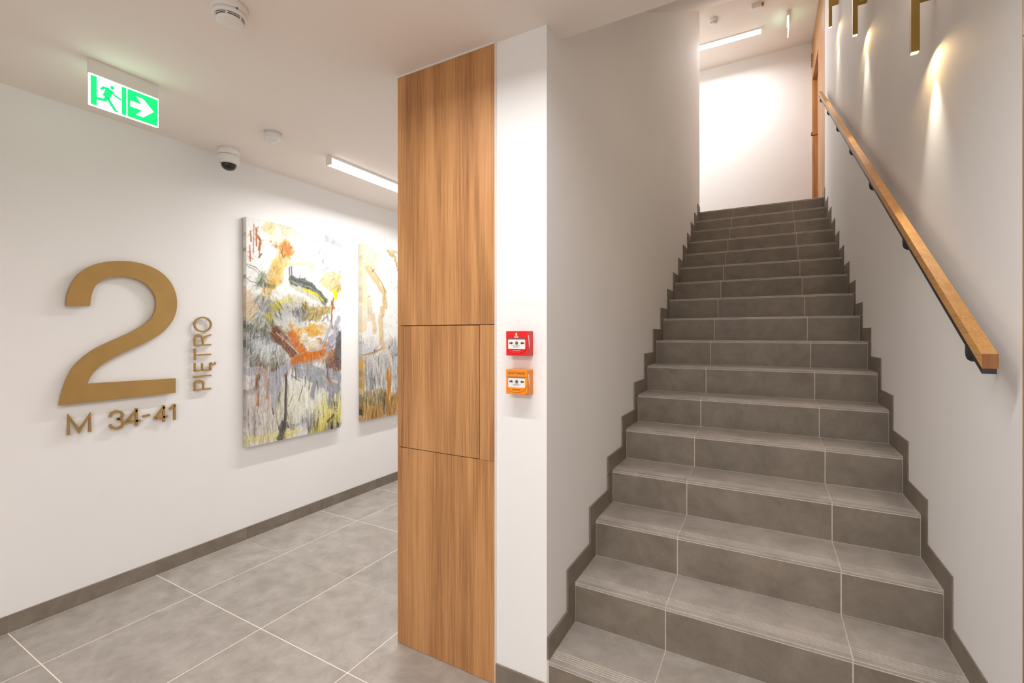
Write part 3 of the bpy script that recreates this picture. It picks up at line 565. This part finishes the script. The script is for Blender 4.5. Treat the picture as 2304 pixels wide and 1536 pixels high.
def painting(label, box, ops, base, seed):
    ya, yb, za, zb = box; W, H_ = yb-ya, zb-za; NX, NY = 220, 430
    root = thing('painting', label, 'painting', (XW, ya, za), 'abstract canvases on the left wall')
    img, relief = paint(ops, base, NX, NY, H_/W, seed)
    # front sheet wrapping 2 cm around the edges
    th = .044
    iu = np.arange(NX+1)/NX; iv = np.arange(NY+1)/NY
    UU, VV = np.meshgrid(iu, iv)
    rx = np.pad(relief, ((0, 1), (0, 1)), mode='edge'); ci = np.pad(img, ((0, 1), (0, 1), (0, 0)), mode='edge')
    co = np.stack([th+(rx-.5)*.0016, UU*W, VV*H_], -1).reshape(-1, 3)
    nx = NX+1
    ii, jj = np.meshgrid(np.arange(NX), np.arange(NY)); a = (jj*nx+ii).ravel()
    faces = np.stack([a, a+1, a+1+nx, a+nx], 1)
    me = D.meshes.new('canvas'); me.vertices.add(len(co)); me.vertices.foreach_set('co', co.ravel())
    me.loops.add(faces.size); me.polygons.add(len(faces))
    me.loops.foreach_set('vertex_index', faces.ravel()); me.polygons.foreach_set('loop_start', np.arange(0, faces.size, 4)); me.polygons.foreach_set('loop_total', np.full(len(faces), 4))
    me.update(calc_edges=True)
    cl_ = lin(ci.reshape(-1, 3))*.80
    at = me.color_attributes.new('pigment', 'FLOAT_COLOR', 'POINT')
    at.data.foreach_set('color', np.concatenate([cl_, np.ones((len(cl_), 1))], 1).ravel())
    me.materials.append(M['art']); me.polygons.foreach_set('use_smooth', np.ones(len(faces), bool))
    o = D.objects.new('canvas', me); COL.objects.link(o); o.parent = root
    # wrapped edges: painted strip per side, coloured from the border of the picture
    eb = MB(); cols = []
    def strip(p0, p1, idx):
        n_ = len(idx)
        for k in range(n_):
            t0, t1 = k/n_, (k+1)/n_
            q0 = [p0[i]+(p1[i]-p0[i])*t0 for i in (0, 1)]; q1 = [p0[i]+(p1[i]-p0[i])*t1 for i in (0, 1)]
            eb.add([(.006, q0[0], q0[1]), (th-.0006, q0[0], q0[1]), (th-.0006, q1[0], q1[1]), (.006, q1[0], q1[1])], [(0, 1, 2, 3)])
            c = lin(img[idx[k][1], idx[k][0]])*.85
            cols.extend([tuple(c)+(1,)]*4)
    vs_ = [int(k*NY/60) for k in range(60)]; us_ = [int(k*NX/30) for k in range(30)]
    strip((0, 0), (0, H_), [(2, v) for v in vs_]); strip((W, 0), (W, H_), [(NX-3, v) for v in vs_])
    strip((0, 0), (W, 0), [(u, 2) for u in us_]); strip((0, H_), (W, H_), [(u, NY-3) for u in us_])
    em = eb.mesh('canvas_edge'); ca = em.color_attributes.new('pigment', 'FLOAT_COLOR', 'POINT')
    ca.data.foreach_set('color', np.array(cols, float).ravel()); 
    obj('canvas_edge', em, M['art'], root)
    fr = MB()
    for b in ((.002, .03, .003, .03, .003, H_-.003), (.002, .03, W-.03, W-.003, .003, H_-.003), (.002, .03, .03, W-.03, .003, .03), (.002, .03, .03, W-.03, H_-.03, H_-.003)):
        fr.box(*b)
    obj('stretcher_frame', fr, M['canvas'], root)
    return root
painting('tall abstract canvas with orange, lilac and gold strokes beside the brass word', P1, PAINT_A, (242, 242, 240), 3)
painting('tall abstract canvas, white above and ochre below, half hidden by the walnut cladding', P2, PAINT_B, (238, 237, 233), 11)

# ================================================================== ceiling lamps (surface profiles)
def lamp(label, cx_, cy_, cz_, L_, along, grp='slim ceiling lamps'):
    t = thing('ceiling_lamp', label, 'lamp', (cx_, cy_, cz_), grp)
    h, w2 = .060, .027
    def B(a0, a1, b0, b1, z0_, z1_):
        return MB().box(a0, a1, b0, b1, z0_, z1_) if along == 'X' else MB().box(b0, b1, a0, a1, z0_, z1_)
    body = MB()
    for m_ in (B(-L_/2, L_/2, -w2, w2, -.018, -.0003),):
        body.add(m_.v, m_.f)
    obj('profile', body, M['alu'], t)
    for s in (-1, 1):
        obj('end_cap', B(*sorted((s*L_/2, s*(L_/2+.004))), -w2, w2, -h, -.0003), M['white'], t)
    obj('diffuser', B(-L_/2+.0005, L_/2-.0005, -w2+.001, w2-.001, -h+.0005, -.0185), M['tube'], t, bevel=.006, seg=3)
    return t
lamp('slim white ceiling lamp glowing over the corridor with the paintings', -2.545, 2.72, C, 1.29, 'Y')
lamp('added unseen fill lamp over the corridor, farther down behind the cladding', -2.545, 5.0, C, 1.29, 'Y')
lamp('slim ceiling lamp across the hall ceiling in front of the pillar', -0.70, 0.90, C, 1.29, 'X')
lamp('added unseen fill lamp across the rear of the hall, far from the pillar', -0.1, -1.5, C, 1.29, 'X')
lamp('slim white ceiling lamp glowing above the upper landing', -0.71, 6.91, ZC2, 1.29, 'X')
lamp('added fill lamp in the upper corridor, hidden by the stair wall', -2.6, 6.91, ZC2, .93, 'X')

# ================================================================== exit signs
def exit_sign(label, loc, rot=0.0, L_=.257, arrow=True):
    t = thing('exit_sign', label, 'exit sign', loc, 'emergency exit signs'); t.rotation_euler.z = rot
    # local: plate in the YZ plane, face towards +X, hanging from z=0
    zt, zb = -.064, -.200
    obj('housing', MB().box(-.016, .006, 0, L_, zt, -.0003), M['white'], t, bevel=.002)
    obj('light_plate', MB().box(-.0035, .0035, 0, L_, zb, zt-.0002), M['sign_white'], t)
    h = zt-zb; x0, x1 = .0035, .0042
    def pt(u, v): return (u*L_, zb+v*h)
    for side in (0, 1):
        a, b = (x0, x1) if side == 0 else (-x1, -x0)
        g = MB(); dj = MB()
        def rect(u0, v0, u1, v1):
            p, q = pt(u0, v0), pt(u1, v1); dj.box(a, b, p[0], q[0], p[1], q[1])
        rect(.022, .03, .105, .955); rect(.445, .03, .515, .955); rect(.1049, .94, .4451, .955)     # door frame
        obj('door_pictogram', dj, M['sign_green'], t)
        cxy = pt(.315, .79); g.prism([(cxy[0]+.0078*cos(k*pi/8), cxy[1]+.0088*sin(k*pi/8)) for k in range(16)], 'X', a, b)
        for s, wd in (([(.275, .70), (.255, .56), (.225, .40)], .026), ([(.27, .70), (.20, .70), (.155, .60)], .0105), ([(.285, .68), (.35, .56), (.44, .50)], .009),
                      ([(.235, .42), (.215, .30), (.09, .27)], .0125), ([(.245, .42), (.30, .24), (.355, .08)], .0125), ([(.345, .06), (.40, .075)], .007)):
            g.ribbon([pt(*p) for p in s], wd, 'X', a, b+.0001*(1 if side == 0 else 0))
        obj('running_figure', g, M['sign_green'], t)
        f = MB()
        P_ = lambda u0, v0, u1, v1: f.box(a, b, pt(u0, v0)[0], pt(u1, v1)[0], pt(u0, v0)[1], pt(u1, v1)[1])
        ar = [(.57, .59), (.745, .59), (.655, .80), (.765, .80), (.925, .49), (.765, .18), (.655, .18), (.745, .40), (.57, .40)]
        # green field around the white arrow, as convex pieces
        P_(.528, .03, .57, .955); P_(.925, .03, .988, .955); P_(.57, .80, .925, .955); P_(.57, .03, .925, .18)
        for poly in ([(.57, .59), (.745, .59), (.655, .80), (.57, .80)], [(.57, .18), (.655, .18), (.745, .40), (.57, .40)],
                     [(.765, .80), (.925, .49), (.925, .80)], [(.765, .18), (.925, .18), (.925, .49)]):
            f.prism([pt(*p) for p in poly], 'X', a, b)
        obj('arrow_field', f, M['sign_green'], t)
    return t
exit_sign('lit green exit sign with running figure and right arrow, hanging over the hall', (-2.545, .837, C))
exit_sign('exit sign seen edge-on, hanging from the ceiling of the upper landing', (.24, 6.69, ZC2), 0)

# ================================================================== detectors, camera on the ceilings
def detector(label, x, y, z, r=.052):
    t = thing('smoke_detector', label, 'smoke detector', (x, y, z), 'round white smoke detectors')
    obj('base', MB().lathe([(0, -.0003), (r*1.02, -.0003), (r*1.05, -.006), (r*1.05, -.024), (r*.98, -.030), (0, -.030)]), M['white'], t)
    obj('chamber', MB().lathe([(0, -.030), (r*.80, -.030), (r*.80, -.052), (0, -.052)]), M['ink'], t)
    obj('collar', MB().lathe([(r*.82, -.030), (r*1.0, -.031), (r*.99, -.042), (r*.86, -.046), (r*.82, -.044)]), M['white'], t)
    obj('ring', MB().lathe([(r*.79, -.0475), (r*.83, -.0475), (r*.83, -.0495), (r*.79, -.0495)]), M['white'], t)
    for k in range(6):
        a = k*pi/3+.3; obj('rib', MB().box(r*.80*cos(a)-.0025, r*.80*cos(a)+.0025, r*.80*sin(a)-.0025, r*.80*sin(a)+.0025, -.056, -.040), M['white'], t)
    obj('cap', MB().lathe([(0, -.052), (r*.78, -.052), (r*.80, -.056), (r*.70, -.063), (r*.35, -.067), (0, -.068)]), M['white'], t)
    obj('indicator', MB().lathe([(0, -.0245), (.003, -.0245), (.003, -.0285), (0, -.029)], r*1.0, -.006, -.004, n=10), M['ink'], t)
    return t
detector('larger white smoke detector at the top edge, over the hall', -1.70, .955, C, .056)
detector('small white smoke detector on the ceiling of the upper landing', -.60, 6.42, ZC2, .050)
t = thing('motion_sensor', 'white round motion sensor on the ceiling right of the dome camera', 'sensor', (-2.548, 1.68, C))
obj('housing', MB().lathe([(0, -.0003), (.047, -.0003), (.047, -.034), (.044, -.039), (.030, -.041), (0, -.041)]), M['white'], t)
obj('rim', MB().lathe([(.0475, -.031), (.0485, -.033), (.0475, -.037), (.045, -.039)]), M['white'], t)
obj('lens', MB().lathe([(.022, -.0405), (.0215, -.048), (.018, -.054), (.011, -.058), (0, -.059)]), M['white'], t)
t = thing('dome_camera', 'white dome security camera with a dark dome, on the ceiling', 'camera', (-3.02, 1.69, C))
obj('mounting_base', MB().lathe([(0, -.0003), (.060, -.0003), (.061, -.004), (.061, -.040), (.058, -.0415), (0, -.0415)]), M['white'], t)
obj('housing', MB().lathe([(.0595, -.0435), (.0605, -.046), (.0605, -.070), (.056, -.086), (.052, -.092), (.045, -.092), (.044, -.085)]), M['white'], t)
obj('shadow_gap', MB().lathe([(0, -.041), (.0575, -.041), (.0575, -.045), (0, -.045)]), M['ink'], t)
obj('dome', MB().lathe([(.0445, -.086), (.044, -.100), (.040, -.114), (.032, -.125), (.020, -.132), (0, -.135)]), M['lens'], t)
obj('dome_rim', MB().lathe([(.0445, -.090), (.0485, -.091), (.0485, -.096), (.0445, -.096)]), M['white'], t)
for sx, sy in ((.048, -.008), (-.012, -.047)):
    obj('screw', MB().lathe([(0, 0), (.0025, 0), (.0025, -.003), (0, -.003)], sx, sy, -.0915, 8), M['ink'], t)
t = thing('ceiling_sensor', 'small white box with a brass stub at the top edge, upper landing ceiling', 'sensor', (-.10, 6.40, ZC2))
obj('housing', MB().box(-.065, .045, -.04, .04, -.052, -.0003), M['white'], t, bevel=.004)
obj('stub', MB().box(.047, .070, -.012, .012, -.030, -.0003), M['brass'], t, bevel=.001)

# ================================================================== manual call points
def call_point(label, z, kind):
    m_ = M[kind]; t = thing('call_point', label, 'call point', (-.8425, YP, z), 'square manual call points')
    W2, H2, dp = .0475, .0485, .0495
    # tapered body, front face at y=-dp
    b = MB(); f = .0
    vs = [(-W2, 0, -H2), (W2, 0, -H2), (W2, 0, H2), (-W2, 0, H2), (-W2+.001, -dp+.006, -H2+.001), (W2-.001, -dp+.006, -H2+.001), (W2-.001, -dp+.006, H2-.001), (-W2+.001, -dp+.006, H2-.001)]
    b.add(vs, [(0, 1, 2, 3), (4, 7, 6, 5), (0, 4, 5, 1), (1, 5, 6, 2), (2, 6, 7, 3), (3, 7, 4, 0)])
    obj('body', b, m_, t, bevel=.003)
    y = -dp
    fr = MB()
    fr.box(-W2+.001, W2-.001, y, y+.007, .020, H2-.001)                 # header bar
    fr.box(-W2+.001, -.0385, y+.001, y+.007, -H2+.001, .020)
    fr.box(.0365, W2-.001, y+.001, y+.007, -H2+.001, .020)
    fr.box(-.0385, .0365, y+.001, y+.007, -H2+.001, -.0215)
    obj('front_frame', fr, m_, t, bevel=.001)
    obj('glass_plate', MB().box(-.0385, .0365, y+.003, y+.0065, -.0212, .0145), M['white'], t)
    obj('top_strip', MB().box(-.0385, .0365, y+.0028, y+.0065, .0146, .0198), M['grey'], t)
    ya, yb = y+.0024, y+.0031
    for s in (-1, 1):
        cx_ = -.001+s*.0235
        pr = MB().prism([(cx_+s*.009, -.001), (cx_+s*.009, .004), (cx_-s*.000, .004), (cx_-s*.000, .0075), (cx_-s*.0075, .0015), (cx_-s*.000, -.0045), (cx_-s*.000, -.001)], 'Y', ya, yb)
        obj('arrow', pr, M['ink'], t)
    obj('press_disc', MB().prism([(-.001+.0065*cos(k*pi/10), .0015+.0065*sin(k*pi/10)) for k in range(20)], 'Y', y+.0018, yb), M['disc'], t)
    gr = MB(); gr.box(-.019, .015, ya, yb, -.0085, -.0075); gr.box(-.019, .004, ya, yb, -.0115, -.0105); gr.box(-.015, .012, ya, yb, -.0145, -.0135)
    obj('small_print', gr, M['grey'], t)['kind'] = 'stuff'
    arc = [(-.001+.045*cos(a), -.0005, -.005-.034*sin(a)) for a in np.linspace(.18, pi-.18, 22)]
    obj('rim', MB().tube([(p[0], y+.0005, p[2]) for p in arc], .0016, 8), m_, t)
    obj('slot', MB().tube([(-.018, y+.0008, -.029), (.016, y+.0008, -.029)], .0017, 8), M['grey'] if kind == 'red' else M['disc'], t)
    obj('key_hole', MB().box(.0395, .0455, y-.0002, y+.002, -.0455, -.0405), M['disc'], t)
    obj('cover_highlight', MB().tube([(W2-.0008, y+.016, -.018), (W2-.0002, y+.014, .0), (W2-.0005, y+.011, .018), (W2-.0015, y+.009, .032)], .0018, 8), M['white'], t)  # white bead standing in for the highlight on the cover edge
    if kind == 'orange':
        me = text_mesh('ODDYMIANIE', .0125, M['ink'], .0003)
        o = obj('lettering', me, M['ink'], t, (-.001, y-.0002, .0335)); o.rotation_euler = (pi/2, 0, 0)
    else:
        s = MB(); yy0, yy1 = y-.0005, y
        s.prism([(-.0055, .034), (-.001, .043), (.0035, .034)], 'Y', yy0, yy1)                       # small pictogram: roof-shaped mark over bars
        s.box(-.0045, .0025, yy0, yy1, .0300, .0335)
        s.box(-.010, .008, yy0, yy1, .0255, .0275); s.box(-.010, .008, yy0, yy1, .0225, .0240)
        obj('emblem', s, M['white'], t)
    return t
call_point('red fire alarm call point, the upper of two boxes on the pillar', 1.3862, 'red')
call_point('orange smoke vent call point lettered ODDYMIANIE, the lower box on the pillar', 1.2375, 'orange')

# ================================================================== handrail
ry0, ry1, rx0, rx1 = 1.590, 5.765, .4755, .5065
def rz(y): return 1.3705+.6225*(y-1.590)     # top edge of the rail
hr = thing('handrail', 'long square oak handrail climbing the right wall on black brackets', 'handrail', (.49, ry0, 1.35))
def L(p): return (p[0]-.49, p[1]-ry0, p[2]-1.35)
def sloped(xa, xb, t0, t1, ya=ry0, yb=ry1):
    mb = MB(); vs = []
    for y in (ya, yb):
        for x in (xa, xb):
            for t_ in (t0, t1): vs.append(L((x, y, rz(y)+t_)))
    return mb.add(vs, [(0, 1, 3, 2), (4, 6, 7, 5), (0, 4, 5, 1), (2, 3, 7, 6), (1, 5, 7, 3), (0, 2, 6, 4)])
obj('rail', sloped(rx0, rx1, -.0365, 0, ry0+.002), M['oak'], hr, bevel=.0012)
obj('end_face', sloped(rx0+.0004, rx1-.0004, -.0361, -.0004, ry0, ry0+.0021), M['end'], hr)
obj('under_strip', sloped(rx0-.0003, rx1-.003, -.0500, -.0366, ry0+.001), M['black'], hr, bevel=.0006)
XWR = XR+.002
for y in (1.70, 2.365, 3.05, 3.715, 4.37, 5.00, 5.64):
    zt = rz(y)-.047; br = MB()
    zb_ = zt-.040
    xc = .481
    pts = [(xc, y, zt+.002), (xc, y, zt-.018), (xc+.001, y+.001, zb_+.010), (xc+.005, y+.004, zb_+.003), (xc+.012, y+.010, zb_), (XWR-.004, y+.062, zb_)]
    br.tube([L(p) for p in pts], .0062, 10)
    o = obj('bracket', br, M['black'], hr)
    ro = MB(); c_ = L((XWR-.0052, y+.062, zb_))
    ro.tube([c_, (c_[0]+.005, c_[1], c_[2])], .0105, 16)
    obj('rosette', ro, M['black'], o)

# ================================================================== brass wall lamps
def sconce(label, y, zb_, lum=1.0):
    x = .492; s = .0128
    t = thing('wall_lamp', label, 'wall lamp', (x, y, zb_), 'square brass wall lamps')
    tube = MB()
    for b in ((-s, s, -s, -s+.0015), (-s, s, s-.0015, s), (-s, -s+.0015, -s+.0015, s-.0015), (s-.0015, s, -s+.0015, s-.0015)):
        tube.box(b[0], b[1], b[2], b[3], 0, .42)
    tube.box(-s+.001, s-.001, -s+.001, s-.001, .414, .419)
    obj('tube', tube, M['brass'], t)
    obj('bracket', MB().box(s+.0003, XWR-x-.0003, -.0125, .0125, .192, .255), M['brass'], t, bevel=.0015)
    obj('lens', MB().box(-s+.0018, s-.0018, -s+.0018, s-.0018, .002, .006), M['tip'], t)
    for nm, pw, ang, bl, col, up in (('beam', 11*lum, 56, 1.0, (1, .91, .76), 0), ('halo', 1.5*lum, 174, .5, (1, .66, .30), 0), ('up_fill', 26*lum, 120, 1.0, (1, .90, .76), 1)):  # the upward spot is an added unseen fill that brightens the stairwell
        l = D.lights.new('lamp_'+nm, 'SPOT'); l.energy = pw; l.spot_size = radians(ang); l.spot_blend = bl; l.color = col; l.shadow_soft_size = .008
        o = D.objects.new('lamp_'+nm, l); COL.objects.link(o); o.parent = t; o.location = (0, 0, .424 if up else -.002)
        if up: o.rotation_euler = (pi, 0, 0)
    return t
sconce('square brass wall lamp nearest the camera, lowest of the three above the handrail', 2.27, 2.491)
sconce('square brass wall lamp, middle of the three above the handrail', 3.617, 3.326)
sconce('square brass wall lamp, farthest up the stair by the landing', 4.928, 4.144)
# ================================================================== brass flat sign beside the upper door
t = thing('flat_sign', 'tiny brass characters beside the flat door upstairs, seen edge-on', 'sign', (XR, 7.30, 5.0))
for k in range(5):
    mb = MB().ribbon([(0, 0), (0, .028), (.022, .028), (.022, .0)], .006, 'X', -.030, -.016)
    pn = MB(); mb.box(-.017, 0, -.002, .002, .004, .008)
    obj('character', mb, M['brass'], t, (0, 0, .036*k))
